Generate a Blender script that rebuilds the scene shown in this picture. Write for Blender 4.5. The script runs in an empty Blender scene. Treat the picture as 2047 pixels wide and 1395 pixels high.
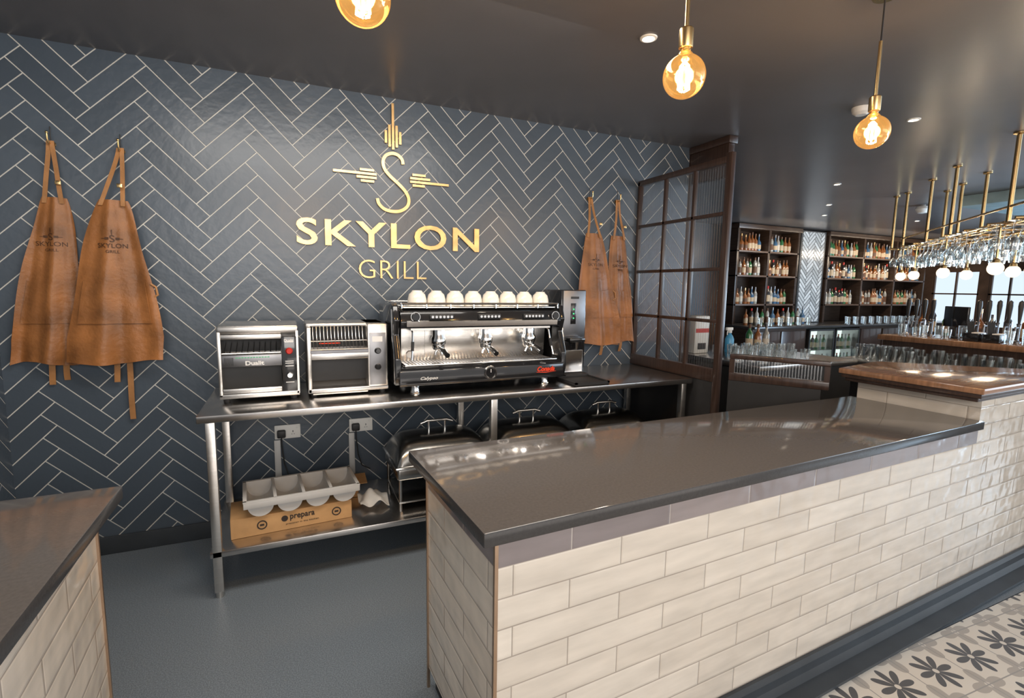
import bpy, bmesh, math, random
from mathutils import Vector, Matrix
random.seed(7)
sc=bpy.context.scene
COL=sc.collection
# ------------------------------------------------------------------ camera
psi=math.radians(24.3); th=math.radians(7.0); rho=math.radians(0.91)
F0=Vector((math.sin(psi),math.cos(psi),0)); R0=Vector((math.cos(psi),-math.sin(psi),0)); Zv=Vector((0,0,1))
Fv=math.cos(th)*F0-math.sin(th)*Zv; Uv=math.sin(th)*F0+math.cos(th)*Zv
rr=math.cos(rho)*R0+math.sin(rho)*Uv; uu=-math.sin(rho)*R0+math.cos(rho)*Uv
cam=bpy.data.cameras.new("camera"); co=bpy.data.objects.new("camera",cam); COL.objects.link(co)
cam.sensor_width=36; cam.sensor_fit='HORIZONTAL'; cam.lens=1000/2047*36; cam.clip_start=0.02
M=Matrix.Identity(4)
for i in range(3):
    M[i][0]=rr[i]; M[i][1]=uu[i]; M[i][2]=-Fv[i]
M[0][3]=0;M[1][3]=-3.3;M[2][3]=1.5
co.matrix_world=M
sc.camera=co
# ------------------------------------------------------------------ materials
MATS={}
def newmat(name):
    m=bpy.data.materials.new(name); m.use_nodes=True; nt=m.node_tree
    b=nt.nodes.get("Principled BSDF"); MATS[name]=m
    return m,nt,b
def L(nt,a,b): nt.links.new(a,b)
def mat(name,col,rough=.5,metal=0,var=.12,scale=8,bump=0,bscale=40,emit=None,estr=0,coat=0,trans=0,ior=1.45,stretch=None,spec=.5):
    m,nt,b=newmat(name)
    b.inputs['Roughness'].default_value=rough; b.inputs['Metallic'].default_value=metal
    b.inputs['Coat Weight'].default_value=coat; b.inputs['Transmission Weight'].default_value=trans
    b.inputs['IOR'].default_value=ior; b.inputs['Specular IOR Level'].default_value=spec
    tc=nt.nodes.new('ShaderNodeTexCoord'); src=tc.outputs['Object']
    if stretch:
        mp=nt.nodes.new('ShaderNodeMapping'); mp.inputs['Scale'].default_value=stretch; L(nt,src,mp.inputs[0]); src=mp.outputs[0]
    nz=nt.nodes.new('ShaderNodeTexNoise'); nz.inputs['Scale'].default_value=scale; nz.inputs['Detail'].default_value=4; L(nt,src,nz.inputs['Vector'])
    rp=nt.nodes.new('ShaderNodeValToRGB'); rp.color_ramp.elements[0].position=.3; rp.color_ramp.elements[1].position=.7
    rp.color_ramp.elements[0].color=tuple(max(0,c*(1-var)) for c in col)+(1,)
    rp.color_ramp.elements[1].color=tuple(min(1,c*(1+var)) for c in col)+(1,)
    L(nt,nz.outputs['Fac'],rp.inputs[0]); L(nt,rp.outputs[0],b.inputs['Base Color'])
    if bump:
        n2=nt.nodes.new('ShaderNodeTexNoise'); n2.inputs['Scale'].default_value=bscale; n2.inputs['Detail'].default_value=3; L(nt,src,n2.inputs['Vector'])
        bp=nt.nodes.new('ShaderNodeBump'); bp.inputs['Strength'].default_value=bump; bp.inputs['Distance'].default_value=.01
        L(nt,n2.outputs['Fac'],bp.inputs['Height']); L(nt,bp.outputs[0],b.inputs['Normal'])
    if emit:
        b.inputs['Emission Color'].default_value=tuple(emit)+(1,); b.inputs['Emission Strength'].default_value=estr
    return m
def glassy(name,tint=(1,1,1),edge=(1,1,1),rough=.03,emit=None,estr=0,dens=.0,blend=.25):
    m=bpy.data.materials.new(name); m.use_nodes=True; nt=m.node_tree; nt.nodes.clear(); MATS[name]=m
    o=nt.nodes.new('ShaderNodeOutputMaterial'); t=nt.nodes.new('ShaderNodeBsdfTransparent'); g=nt.nodes.new('ShaderNodeBsdfGlossy')
    t.inputs[0].default_value=tuple(tint)+(1,); g.inputs[0].default_value=tuple(edge)+(1,); g.inputs['Roughness'].default_value=rough
    lw=nt.nodes.new('ShaderNodeLayerWeight'); lw.inputs[0].default_value=blend
    nz=nt.nodes.new('ShaderNodeTexNoise'); nz.inputs['Scale'].default_value=3
    ma=nt.nodes.new('ShaderNodeMath'); ma.operation='MULTIPLY_ADD'; L(nt,nz.outputs['Fac'],ma.inputs[0]); ma.inputs[1].default_value=.05; L(nt,lw.outputs['Facing'],ma.inputs[2])
    ad=nt.nodes.new('ShaderNodeMath'); ad.operation='ADD'; ad.use_clamp=True; L(nt,ma.outputs[0],ad.inputs[0]); ad.inputs[1].default_value=dens
    mx=nt.nodes.new('ShaderNodeMixShader'); L(nt,ad.outputs[0],mx.inputs[0]); L(nt,t.outputs[0],mx.inputs[1]); L(nt,g.outputs[0],mx.inputs[2])
    out=mx.outputs[0]
    if emit:
        e=nt.nodes.new('ShaderNodeEmission'); e.inputs[0].default_value=tuple(emit)+(1,); e.inputs[1].default_value=estr
        a2=nt.nodes.new('ShaderNodeAddShader'); L(nt,out,a2.inputs[0]); L(nt,e.outputs[0],a2.inputs[1]); out=a2.outputs[0]
    L(nt,out,o.inputs[0]); return m
def emis(name,col,s):
    m=bpy.data.materials.new(name); m.use_nodes=True; nt=m.node_tree; nt.nodes.clear(); MATS[name]=m
    o=nt.nodes.new('ShaderNodeOutputMaterial'); e=nt.nodes.new('ShaderNodeEmission'); e.inputs[0].default_value=tuple(col)+(1,); e.inputs[1].default_value=s
    L(nt,e.outputs[0],o.inputs[0]); return m
def island_tile(name,col,rough,var):
    m,nt,b=newmat(name)
    g=nt.nodes.new('ShaderNodeNewGeometry'); rp=nt.nodes.new('ShaderNodeValToRGB')
    rp.color_ramp.elements[0].color=tuple(c*(1-var) for c in col)+(1,); rp.color_ramp.elements[1].color=tuple(c*(1+var) for c in col)+(1,)
    L(nt,g.outputs['Random Per Island'],rp.inputs[0]); L(nt,rp.outputs[0],b.inputs['Base Color'])
    b.inputs['Roughness'].default_value=rough
    tc=nt.nodes.new('ShaderNodeTexCoord'); nz=nt.nodes.new('ShaderNodeTexNoise'); nz.inputs['Scale'].default_value=22; L(nt,tc.outputs['Object'],nz.inputs['Vector'])
    bp=nt.nodes.new('ShaderNodeBump'); bp.inputs['Strength'].default_value=.16; bp.inputs['Distance'].default_value=.01
    L(nt,nz.outputs['Fac'],bp.inputs['Height']); L(nt,bp.outputs[0],b.inputs['Normal'])
    return m
island_tile('slate_tile',(.068,.088,.113),.3,.12)
mat('grout',(.6,.59,.55),.8)
def brick(name,c1,c2,mortar,w,h,rough=.1,off=.5,bumpn=.25,voff=0.0,ms=.002,uoff=0.0):
    m,nt,b=newmat(name)
    uv=nt.nodes.new('ShaderNodeUVMap'); mp=nt.nodes.new('ShaderNodeMapping'); mp.inputs['Location'].default_value=(uoff,voff,0)
    L(nt,uv.outputs[0],mp.inputs[0])
    br=nt.nodes.new('ShaderNodeTexBrick'); br.offset=off; br.inputs['Scale'].default_value=1; br.inputs['Brick Width'].default_value=w; br.inputs['Row Height'].default_value=h
    br.inputs['Mortar Size'].default_value=ms; br.inputs['Mortar Smooth'].default_value=.1; br.inputs['Bias'].default_value=0
    br.inputs['Color1'].default_value=tuple(c1)+(1,); br.inputs['Color2'].default_value=tuple(c2)+(1,); br.inputs['Mortar'].default_value=tuple(mortar)+(1,)
    L(nt,mp.outputs[0],br.inputs['Vector'])
    n3=nt.nodes.new('ShaderNodeTexNoise'); n3.inputs['Scale'].default_value=7; n3.inputs['Detail'].default_value=4
    mp3=nt.nodes.new('ShaderNodeMapping'); mp3.inputs['Scale'].default_value=(.5,3,1); mp3.inputs['Rotation'].default_value=(0,0,.25); L(nt,mp.outputs[0],mp3.inputs[0]); L(nt,mp3.outputs[0],n3.inputs['Vector'])
    mr=nt.nodes.new('ShaderNodeMapRange'); mr.inputs[1].default_value=.3; mr.inputs[2].default_value=.7; mr.inputs[3].default_value=.87; mr.inputs[4].default_value=1.05; L(nt,n3.outputs['Fac'],mr.inputs[0])
    vm=nt.nodes.new('ShaderNodeVectorMath'); vm.operation='SCALE'; L(nt,br.outputs['Color'],vm.inputs[0]); L(nt,mr.outputs[0],vm.inputs['Scale'])
    L(nt,vm.outputs[0],b.inputs['Base Color'])
    b2=nt.nodes.new('ShaderNodeTexBrick'); b2.offset=off; b2.inputs['Scale'].default_value=1; b2.inputs['Brick Width'].default_value=w; b2.inputs['Row Height'].default_value=h
    b2.inputs['Mortar Size'].default_value=.008; b2.inputs['Mortar Smooth'].default_value=1.0; L(nt,mp.outputs[0],b2.inputs['Vector'])
    nz=nt.nodes.new('ShaderNodeTexNoise'); nz.inputs['Scale'].default_value=11; nz.inputs['Detail'].default_value=1; L(nt,mp.outputs[0],nz.inputs['Vector'])
    ma=nt.nodes.new('ShaderNodeMath'); ma.operation='MULTIPLY_ADD'; L(nt,b2.outputs['Fac'],ma.inputs[0]); ma.inputs[1].default_value=-.5
    m2=nt.nodes.new('ShaderNodeMath'); m2.operation='MULTIPLY'; L(nt,nz.outputs['Fac'],m2.inputs[0]); m2.inputs[1].default_value=bumpn*11
    L(nt,m2.outputs[0],ma.inputs[2])
    bp=nt.nodes.new('ShaderNodeBump'); bp.inputs['Strength'].default_value=.75; bp.inputs['Distance'].default_value=.003
    L(nt,ma.outputs[0],bp.inputs['Height']); L(nt,bp.outputs[0],b.inputs['Normal'])
    b.inputs['Roughness'].default_value=rough
    return m
brick('metro_white',(.70,.635,.55),(.61,.545,.465),(.38,.33,.28),.355,.087,voff=.085,uoff=-.05)
brick('metro_grey',(.29,.25,.245),(.22,.19,.19),(.42,.38,.35),.36,.2,off=0,voff=.05,uoff=-.23)
mat('quartz',(.11,.1,.094),.09,var=.08,scale=120)
mat('quartz_edge',(.048,.046,.046),.2,var=.1,scale=120)
mat('ceiling_paint',(.13,.127,.134),.3,var=.08,scale=2,bump=.03,bscale=5)
mat('dark_paint',(.045,.052,.06),.4)
mat('steel',(.7,.67,.63),.27,1,var=.06,scale=6,bump=.03,bscale=30,stretch=(1,1,18))
mat('steel_top',(.66,.63,.6),.24,1,var=.1,scale=5,bump=.02,bscale=20)
mat('steel_dark',(.26,.26,.27),.35,1,var=.15,scale=5)
mat('steel_dull',(.42,.41,.39),.24,1,var=.12,scale=5)
mat('chrome',(.85,.83,.8),.12,1,var=.04)
mat('black_gloss',(.014,.014,.015),.12,var=.1,coat=.5)
mat('black_matte',(.024,.024,.025),.5)
mat('brass',(.66,.45,.21),.25,1,var=.08)
mat('gold',(.66,.42,.19),.3,.85,var=.2,scale=14)
mat('leather',(.29,.116,.035),.42,var=.4,scale=5.5,bump=.3,bscale=45)
mat('leather_strap',(.38,.18,.065),.5,var=.2,scale=9,bump=.2,bscale=60)
mat('leather_dark',(.07,.028,.01),.6)
mat('mahogany',(.045,.027,.021),.3,var=.3,scale=5,stretch=(14,14,1),coat=.3)
mat('mahogany_top',(.26,.14,.08),.16,var=.25,scale=4,stretch=(1,12,1),coat=.4)
mat('dark_wood',(.045,.028,.02),.3,var=.3,scale=5,stretch=(1,1,9))
mat('shelf_wood',(.1,.062,.045),.4,var=.3,scale=5)
mat('white_ceramic',(.82,.76,.66),.15,var=.03,coat=.4)
mat('white_plastic',(.8,.79,.75),.35,var=.03)
mat('grey_plastic',(.55,.54,.52),.4,var=.05)
mat('cardboard',(.52,.3,.13),.75,var=.1,scale=12,bump=.05)
mat('print_dark',(.03,.02,.015),.6)
mat('print_white',(.75,.73,.7),.5)
mat('print_green',(.1,.4,.2),.5)
mat('red',(.5,.02,.01),.4); mat('red_glow',(.5,.03,.01),.4,emit=(1,.08,.02),estr=.35)
mat('green_glow',(.05,.5,.15),.4,emit=(.1,1,.4),estr=.6)
mat('cloth_white',(.62,.6,.56),.8,bump=.3,bscale=30)
mat('rubber',(.018,.018,.019),.7)
mat('copper_trim',(.5,.36,.26),.35,1)
mat('pale_paint',(.3,.42,.46),.5)
glassy('bulb_glass',(1,.84,.55),(1,.8,.45),.05,emit=(1,.5,.14),estr=.3)  # faint emission put into the glass stands in for the filament's halo
glassy('clear_glass',(.95,.97,.97),(1,1,1),.06,dens=.06)
glassy('reeded_glass',(.93,.95,.96),(.95,.95,.95),.2,dens=.08,blend=.2)
emis('filament',(1,.72,.36),130)
emis('globe_milk',(1,.78,.55),1.9)
emis('lamp_on',(1,.85,.65),12)
emis('daylight',(.74,.87,1),1.0)
emis('fridge_light',(.85,1,.9),2.2)
island_tile('mirror_tile',(.5,.54,.57),.12,.35)
for nm,c in (('bottle_green',(.03,.14,.05)),('bottle_brown',(.25,.09,.028)),('bottle_clear',(.33,.33,.31)),('bottle_blue',(.05,.12,.22)),('bottle_dark',(.03,.026,.026))):
    mat(nm,c,.1,coat=.5)
mat('label_cream',(.52,.41,.28),.6); mat('label_dark',(.12,.06,.035),.6); mat('label_white',(.58,.54,.47),.6)
mat('blue_liquid',(.08,.35,.6),.2)
m,nt,b=newmat('vinyl')
tc=nt.nodes.new('ShaderNodeTexCoord'); nz=nt.nodes.new('ShaderNodeTexNoise'); nz.inputs['Scale'].default_value=220; L(nt,tc.outputs['Object'],nz.inputs['Vector'])
rp=nt.nodes.new('ShaderNodeValToRGB'); rp.color_ramp.elements[0].color=(.12,.145,.17,1); rp.color_ramp.elements[1].color=(.21,.245,.28,1); rp.color_ramp.elements[0].position=.4; rp.color_ramp.elements[1].position=.65
L(nt,nz.outputs['Fac'],rp.inputs[0]); L(nt,rp.outputs[0],b.inputs['Base Color']); b.inputs['Roughness'].default_value=.42
m,nt,b=newmat('encaustic')
tc=nt.nodes.new('ShaderNodeUVMap')
def mth(op,a,bb=None,c=None):
    n=nt.nodes.new('ShaderNodeMath'); n.operation=op
    for i,v in enumerate((a,bb,c)):
        if v is None: continue
        if isinstance(v,(int,float)): n.inputs[i].default_value=v
        else: L(nt,v,n.inputs[i])
    return n.outputs[0]
mp=nt.nodes.new('ShaderNodeMapping'); mp.inputs['Scale'].default_value=(4.3,4.3,4.3); mp.inputs['Rotation'].default_value=(0,0,math.radians(3)); L(nt,tc.outputs[0],mp.inputs[0])
sx=nt.nodes.new('ShaderNodeSeparateXYZ'); L(nt,mp.outputs[0],sx.inputs[0])
def centred(o,sh): return mth('SUBTRACT',mth('FRACT',mth('ADD',o,sh)),.5)
px,py=centred(sx.outputs[0],0),centred(sx.outputs[1],0)
qx,qy=centred(sx.outputs[0],.5),centred(sx.outputs[1],.5)
def polar(x,y): return mth('SQRT',mth('ADD',mth('MULTIPLY',x,x),mth('MULTIPLY',y,y))), mth('ARCTAN2',y,x)
r1,t1=polar(px,py); r2,t2=polar(qx,qy)
pet=mth('ADD',.05,mth('MULTIPLY',.33,mth('POWER',mth('ABSOLUTE',mth('COSINE',mth('MULTIPLY',t1,4))),.9)))
m1=mth('MULTIPLY',mth('LESS_THAN',r1,pet),mth('GREATER_THAN',r1,.05))
pet2=mth('ADD',.13,mth('MULTIPLY',.23,mth('POWER',mth('ABSOLUTE',mth('COSINE',mth('MULTIPLY',t2,2))),1.6)))
m2=mth('LESS_THAN',r2,pet2); m3=mth('LESS_THAN',r2,.06)
edge=mth('GREATER_THAN',mth('MAXIMUM',mth('ABSOLUTE',px),mth('ABSOLUTE',py)),.49)
def mix(f,a,bb):
    n=nt.nodes.new('ShaderNodeMix'); n.data_type='RGBA'; L(nt,f,n.inputs[0])
    if isinstance(a,tuple): n.inputs[6].default_value=a
    else: L(nt,a,n.inputs[6])
    n.inputs[7].default_value=bb; return n.outputs[2]
c=mix(m2,(.73,.69,.62,1),(.44,.41,.375,1)); c=mix(m3,c,(.66,.62,.56,1)); c=mix(m1,c,(.09,.092,.1,1)); c=mix(edge,c,(.34,.33,.32,1))
L(nt,c,b.inputs['Base Color']); b.inputs['Roughness'].default_value=.3

# ------------------------------------------------------------------ mesh builder
class MB:
    def __init__(s): s.bm=bmesh.new(); s.mats=[]
    def _mi(s,m):
        if m is None: return 0
        if m not in s.mats: s.mats.append(m)
        return s.mats.index(m)
    def _merge(s,bm,m):
        i=s._mi(m)
        for f in bm.faces: f.material_index=i
        me=bpy.data.meshes.new("tmp"); bm.to_mesh(me); bm.free(); s.bm.from_mesh(me); bpy.data.meshes.remove(me)
    def box(s,x0,y0,z0,x1,y1,z1,m=None,bev=0,seg=2,rot=None,piv=None):
        bm=bmesh.new(); bmesh.ops.create_cube(bm,size=1)
        for v in bm.verts: v.co=Vector(((x0+x1)/2+v.co.x*(x1-x0),(y0+y1)/2+v.co.y*(y1-y0),(z0+z1)/2+v.co.z*(z1-z0)))
        if bev: bmesh.ops.bevel(bm,geom=bm.edges[:],offset=bev,segments=seg,affect='EDGES',profile=.5)
        if rot is not None:
            p=Vector(piv) if piv else Vector(((x0+x1)/2,(y0+y1)/2,(z0+z1)/2))
            bmesh.ops.transform(bm,matrix=Matrix.Translation(p)@rot.to_4x4()@Matrix.Translation(-p),verts=bm.verts)
        s._merge(bm,m); return s
    def cyl(s,p0,p1,r0,r1=None,m=None,seg=16,cap=True):
        p0=Vector(p0);p1=Vector(p1); r1=r0 if r1 is None else r1; d=p1-p0
        bm=bmesh.new(); bmesh.ops.create_cone(bm,cap_ends=cap,segments=seg,radius1=r0,radius2=r1,depth=d.length)
        q=Vector((0,0,1)).rotation_difference(d.normalized())
        bmesh.ops.transform(bm,matrix=Matrix.Translation((p0+p1)/2)@q.to_matrix().to_4x4(),verts=bm.verts)
        s._merge(bm,m); return s
    def lathe(s,prof,c=(0,0,0),m=None,seg=24,axis=(0,0,1)):
        bm=bmesh.new(); rings=[]
        q=Vector((0,0,1)).rotation_difference(Vector(axis).normalized()); c=Vector(c)
        for r,z in prof:
            if r<1e-6: rings.append([bm.verts.new(c+q@Vector((0,0,z)))])
            else: rings.append([bm.verts.new(c+q@Vector((r*math.cos(2*math.pi*k/seg),r*math.sin(2*math.pi*k/seg),z))) for k in range(seg)])
        for a,b2 in zip(rings,rings[1:]):
            for k in range(seg):
                k2=(k+1)%seg
                if len(a)==1 and len(b2)==1: continue
                if len(a)==1: bm.faces.new((a[0],b2[k],b2[k2]))
                elif len(b2)==1: bm.faces.new((a[k],a[k2],b2[0]))
                else: bm.faces.new((a[k],a[k2],b2[k2],b2[k]))
        bmesh.ops.recalc_face_normals(bm,faces=bm.faces)
        s._merge(bm,m); return s
    def sphere(s,c,r,m=None,sc_=(1,1,1),seg=24):
        bm=bmesh.new(); bmesh.ops.create_uvsphere(bm,u_segments=seg,v_segments=seg//2,radius=r)
        for v in bm.verts: v.co=Vector((c[0]+v.co.x*sc_[0],c[1]+v.co.y*sc_[1],c[2]+v.co.z*sc_[2]))
        s._merge(bm,m); return s
    def tube(s,pts,r,m=None,seg=10,closed=False):
        pts=[Vector(p) for p in pts]; n=len(pts); bm=bmesh.new(); rings=[]
        prev=None
        for i,p in enumerate(pts):
            if closed: t=(pts[(i+1)%n]-pts[i-1]).normalized()
            else: t=((pts[i+1] if i<n-1 else p)-(pts[i-1] if i>0 else p)).normalized()
            if prev is None:
                a=Vector((0,0,1)) if abs(t.z)<.9 else Vector((1,0,0)); nrm=t.cross(a).normalized()
            else: nrm=(prev-t*prev.dot(t)).normalized()
            prev=nrm; bn=t.cross(nrm)
            rings.append([bm.verts.new(p+nrm*r*math.cos(2*math.pi*k/seg)+bn*r*math.sin(2*math.pi*k/seg)) for k in range(seg)])
        rng=range(n) if closed else range(n-1)
        for i in rng:
            a=rings[i]; b2=rings[(i+1)%n]
            for k in range(seg): bm.faces.new((a[k],a[(k+1)%seg],b2[(k+1)%seg],b2[k]))
        if not closed: bm.faces.new(rings[0][::-1]); bm.faces.new(rings[-1])
        bmesh.ops.recalc_face_normals(bm,faces=bm.faces)
        s._merge(bm,m); return s
    def prism(s,poly,a0,a1,plane='XY',m=None,bev=0):
        def P(u,v,w):
            return Vector((u,v,w)) if plane=='XY' else (Vector((u,w,v)) if plane=='XZ' else Vector((w,u,v)))
        bm=bmesh.new(); A=[bm.verts.new(P(u,v,a0)) for u,v in poly]; B=[bm.verts.new(P(u,v,a1)) for u,v in poly]
        bm.faces.new(A); bm.faces.new(B[::-1]); n=len(poly)
        for i in range(n): bm.faces.new((A[i],B[i],B[(i+1)%n],A[(i+1)%n]))
        bmesh.ops.recalc_face_normals(bm,faces=bm.faces)
        if bev: bmesh.ops.bevel(bm,geom=bm.edges[:],offset=bev,segments=2,affect='EDGES',profile=.5)
        s._merge(bm,m); return s
    def ribbon(s,pts,w,y0,y1,m=None):
        n=len(pts); Ls=[];Rs=[]
        for i in range(n):
            a=Vector(pts[max(0,i-1)]); b2=Vector(pts[min(n-1,i+1)]); t=(b2-a).normalized(); nn=Vector((-t.y,t.x)); p=Vector(pts[i])
            ww=w[i] if isinstance(w,list) else w
            Ls.append(p+nn*ww/2); Rs.append(p-nn*ww/2)
        bm=bmesh.new()
        V=[[bm.verts.new((q.x,y,q.y)) for q in arr] for arr in (Ls,Rs) for y in (y0,y1)]
        for i in range(n-1):
            for a,b2 in ((0,1),(1,3),(3,2),(2,0)): bm.faces.new((V[a][i],V[a][i+1],V[b2][i+1],V[b2][i]))
        for i in (0,n-1): bm.faces.new((V[0][i],V[1][i],V[3][i],V[2][i]))
        bmesh.ops.recalc_face_normals(bm,faces=bm.faces)
        s._merge(bm,m); return s
    def grid(s,fn,nu,nv,m=None,thick=0):
        bm=bmesh.new(); V=[[bm.verts.new(fn(i/nu,j/nv)) for i in range(nu+1)] for j in range(nv+1)]
        for j in range(nv):
            for i in range(nu): bm.faces.new((V[j][i],V[j][i+1],V[j+1][i+1],V[j+1][i]))
        bmesh.ops.recalc_face_normals(bm,faces=bm.faces)
        if thick: bmesh.ops.solidify(bm,geom=bm.faces[:],thickness=thick)
        s._merge(bm,m); return s
    def text(s,body,w,h,c,m,depth=.003,off=0.0,face='-Y',shear=0,sp=1.0):
        cu=bpy.data.curves.new("txt",'FONT'); cu.body=body; cu.size=1; cu.extrude=.5; cu.offset=off; cu.resolution_u=4; cu.shear=shear; cu.space_character=sp
        ob=bpy.data.objects.new("txt",cu); COL.objects.link(ob)
        bpy.context.view_layer.update()
        me=bpy.data.meshes.new_from_object(ob.evaluated_get(bpy.context.evaluated_depsgraph_get()))
        COL.objects.unlink(ob); bpy.data.objects.remove(ob)
        xs=[v.co.x for v in me.vertices]; ys=[v.co.y for v in me.vertices]
        x0,x1,y0,y1=min(xs),max(xs),min(ys),max(ys); sx_=w/(x1-x0); sy_=h/(y1-y0)
        for v in me.vertices:
            X=(v.co.x-(x0+x1)/2)*sx_; Y=(v.co.y-(y0+y1)/2)*sy_; D=v.co.z*depth
            if face=='-Y': v.co=Vector((c[0]+X,c[1]-D,c[2]+Y))
            else: v.co=Vector((c[0]+X,c[1]+Y,c[2]+D))
        bm=bmesh.new(); bm.from_mesh(me); bpy.data.meshes.remove(me); s._merge(bm,m); return s
    def done(s,name,parent=None,m=None,smooth=35,label=None,loc=None):
        bm=s.bm
        if m and not s.mats: s.mats=[m]
        uvl=bm.loops.layers.uv.new("UVMap"); bm.normal_update()
        for f in bm.faces:
            n=f.normal; a=max(range(3),key=lambda i:abs(n[i]))
            for l in f.loops:
                p=l.vert.co; l[uvl].uv=((p.x,p.z) if a==1 else ((p.y,p.z) if a==0 else (p.x,p.y)))
        me=bpy.data.meshes.new(name); bm.to_mesh(me); bm.free()
        for mm in s.mats: me.materials.append(MATS[mm])
        if smooth:
            for p in me.polygons: p.use_smooth=True
            me.set_sharp_from_angle(angle=math.radians(smooth))
        ob=bpy.data.objects.new(name,me); COL.objects.link(ob)
        if parent: ob.parent=parent
        if loc: ob.location=loc
        if label: ob["label"]=label
        return ob
def tag(o,label,cat,group=None):
    o["label"]=label; o["category"]=cat
    if group: o["group"]=group
    return o
def thing(name,label,cat,loc=(0,0,0),rz=0,group=None):
    e=bpy.data.objects.new(name,None); e.empty_display_size=.05; COL.objects.link(e); e.location=loc; e.rotation_euler=(0,0,rz)
    return tag(e,label,cat,group)
def struct(o): o["kind"]="structure"; return o
def clone(o,loc,rz=None,label=None,rot=None):
    def cp(x,par):
        n=x.copy(); COL.objects.link(n)
        if par: n.parent=par
        for ch in [c for c in x.children]: cp(ch,n)
        return n
    n=cp(o,None); n.location=loc
    if rz is not None: n.rotation_euler=(0,0,rz)
    if rot is not None: n.rotation_euler=rot
    if label: n["label"]=label
    return n
def smooth_path(P,n=6):
    out=[]
    for i in range(len(P)-1):
        p0=Vector(P[max(0,i-1)]);p1=Vector(P[i]);p2=Vector(P[i+1]);p3=Vector(P[min(len(P)-1,i+2)])
        for k in range(n):
            t=k/n; out.append(tuple(.5*((2*p1)+(-p0+p2)*t+(2*p0-5*p1+4*p2-p3)*t*t+(-p0+3*p1-3*p2+p3)*t**3)))
    out.append(tuple(P[-1])); return out

CEIL=2.655
# ------------------------------------------------------------------ room shell
def herring(u0,u1,v0,v1,to3,W=.0835,g=.0048,uo=0,vo=0):
    bm=bmesh.new(); s2=math.sqrt(2); Wp=W+.0045; Lp=4*Wp
    def tile(x,y,w,h):
        a=g/2; b=.001; P=[(x+a,y+a),(x+w-a,y+a),(x+w-a,y+h-a),(x+a,y+h-a)]; Q=[(x+a+b,y+a+b),(x+w-a-b,y+a+b),(x+w-a-b,y+h-a-b),(x+a+b,y+h-a-b)]
        def rot(p): return ((p[0]-p[1])/s2+uo,(p[0]+p[1])/s2+vo)
        P=[rot(p) for p in P]; Q=[rot(p) for p in Q]
        us=[p[0] for p in P]; vs=[p[1] for p in P]
        if max(us)<u0 or min(us)>u1 or max(vs)<v0 or min(vs)>v1: return
        A=[bm.verts.new((p[0],p[1],0)) for p in P]; B=[bm.verts.new((p[0],p[1],.002)) for p in Q]
        bm.faces.new(B)
        for i in range(4): bm.faces.new((A[i],A[(i+1)%4],B[(i+1)%4],B[i]))
    for j in range(-30,45):
        for i in range(-90,160):
            ox=i*Wp+j*Lp; oy=i*Wp-j*Lp
            uu_=(ox-oy)/s2+uo; vv_=(ox+oy)/s2+vo
            if uu_<u0-1 or uu_>u1+1 or vv_<v0-1 or vv_>v1+1: continue
            tile(ox,oy,Lp,Wp); tile(ox+Lp,oy+Wp-Lp,Wp,Lp)
    for co_,no in (((u0,0,0),(-1,0,0)),((u1,0,0),(1,0,0)),((0,v0,0),(0,-1,0)),((0,v1,0),(0,1,0))):
        bmesh.ops.bisect_plane(bm,geom=bm.verts[:]+bm.edges[:]+bm.faces[:],plane_co=co_,plane_no=no,clear_outer=True)
    for v in bm.verts: v.co=to3(v.co.x,v.co.y,v.co.z)
    return bm
mb=MB(); mb.box(-1.31,0.0,0,3.06,.12,CEIL,'grout')
bm=herring(-1.31,3.06,.085,CEIL,lambda u,v,w:Vector((u,-w,v)),uo=-.633-.235,vo=.0)
bmesh.ops.recalc_face_normals(bm,faces=bm.faces); mb._merge(bm,'slate_tile')
o=struct(mb.done('wall_back',smooth=0))
mb=MB(); mb.box(-1.43,-3.6,0,-1.312,.12,CEIL,'grout')
bm=herring(-3.6,0.0,.085,CEIL,lambda u,v,w:Vector((-1.312+w,u,v)),uo=.13); mb._merge(bm,'slate_tile')
struct(mb.done('wall_left',smooth=0))
struct(MB().box(-1.4,-6.5,CEIL,13.4,3.5,CEIL+.1).done('ceiling',m='ceiling_paint'))
struct(MB().box(-1.4,-2.2,-.1,13.4,3.5,0).done('floor',m='vinyl'))
struct(MB().prism([(-1.4,-2.205),(13.4,-2.205),(13.4,-6.5),(-1.4,-6.5)],-.1,.002).done('floor.001',m='encaustic'))
struct(MB().box(3.06,.12,0,3.16,3.5,CEIL).done('wall_return',m='dark_paint'))
struct(MB().box(3.16,3.42,0,13.4,3.5,CEIL).done('wall_far',m='dark_paint'))
struct(MB().box(-1.305,-.02,0,2.54,-.0035,.1,bev=.004).done('baseboard_back',m='dark_paint'))
struct(MB().box(-1.308,-1.5,0,-1.29,-.025,.1,bev=.004).done('baseboard_left',m='dark_paint'))
mb=MB(); X0,X1=13.2,13.4
mb.box(X0,-6.5,0,X1,3.42,.85).box(X0,-6.5,1.98,X1,3.42,CEIL)
for a,b2 in ((-6.5,-1.2),(.2,.4),(1.35,1.5),(2.15,2.3),(3.15,3.42)): mb.box(X0,a,.85,X1,b2,1.98)
struct(mb.done('wall_right',m='shelf_wood'))
for i,(a,b2) in enumerate(((-1.2,.2),(.4,1.35),(1.5,2.15),(2.3,3.15))):
    mb=MB().box(X0+.08,a,.85,X0+.1,b2,1.98,'daylight')
    mb.box(X0+.03,a,.85,X0+.08,a+.04,1.98,'shelf_wood').box(X0+.03,b2-.04,.85,X0+.08,b2,1.98,'shelf_wood').box(X0+.03,a,1.5,X0+.08,b2,1.53,'shelf_wood').box(X0+.03,(a+b2)/2-.015,.85,X0+.08,(a+b2)/2+.015,1.98,'shelf_wood')
    struct(mb.done('window_%d'%(i+1)))
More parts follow.
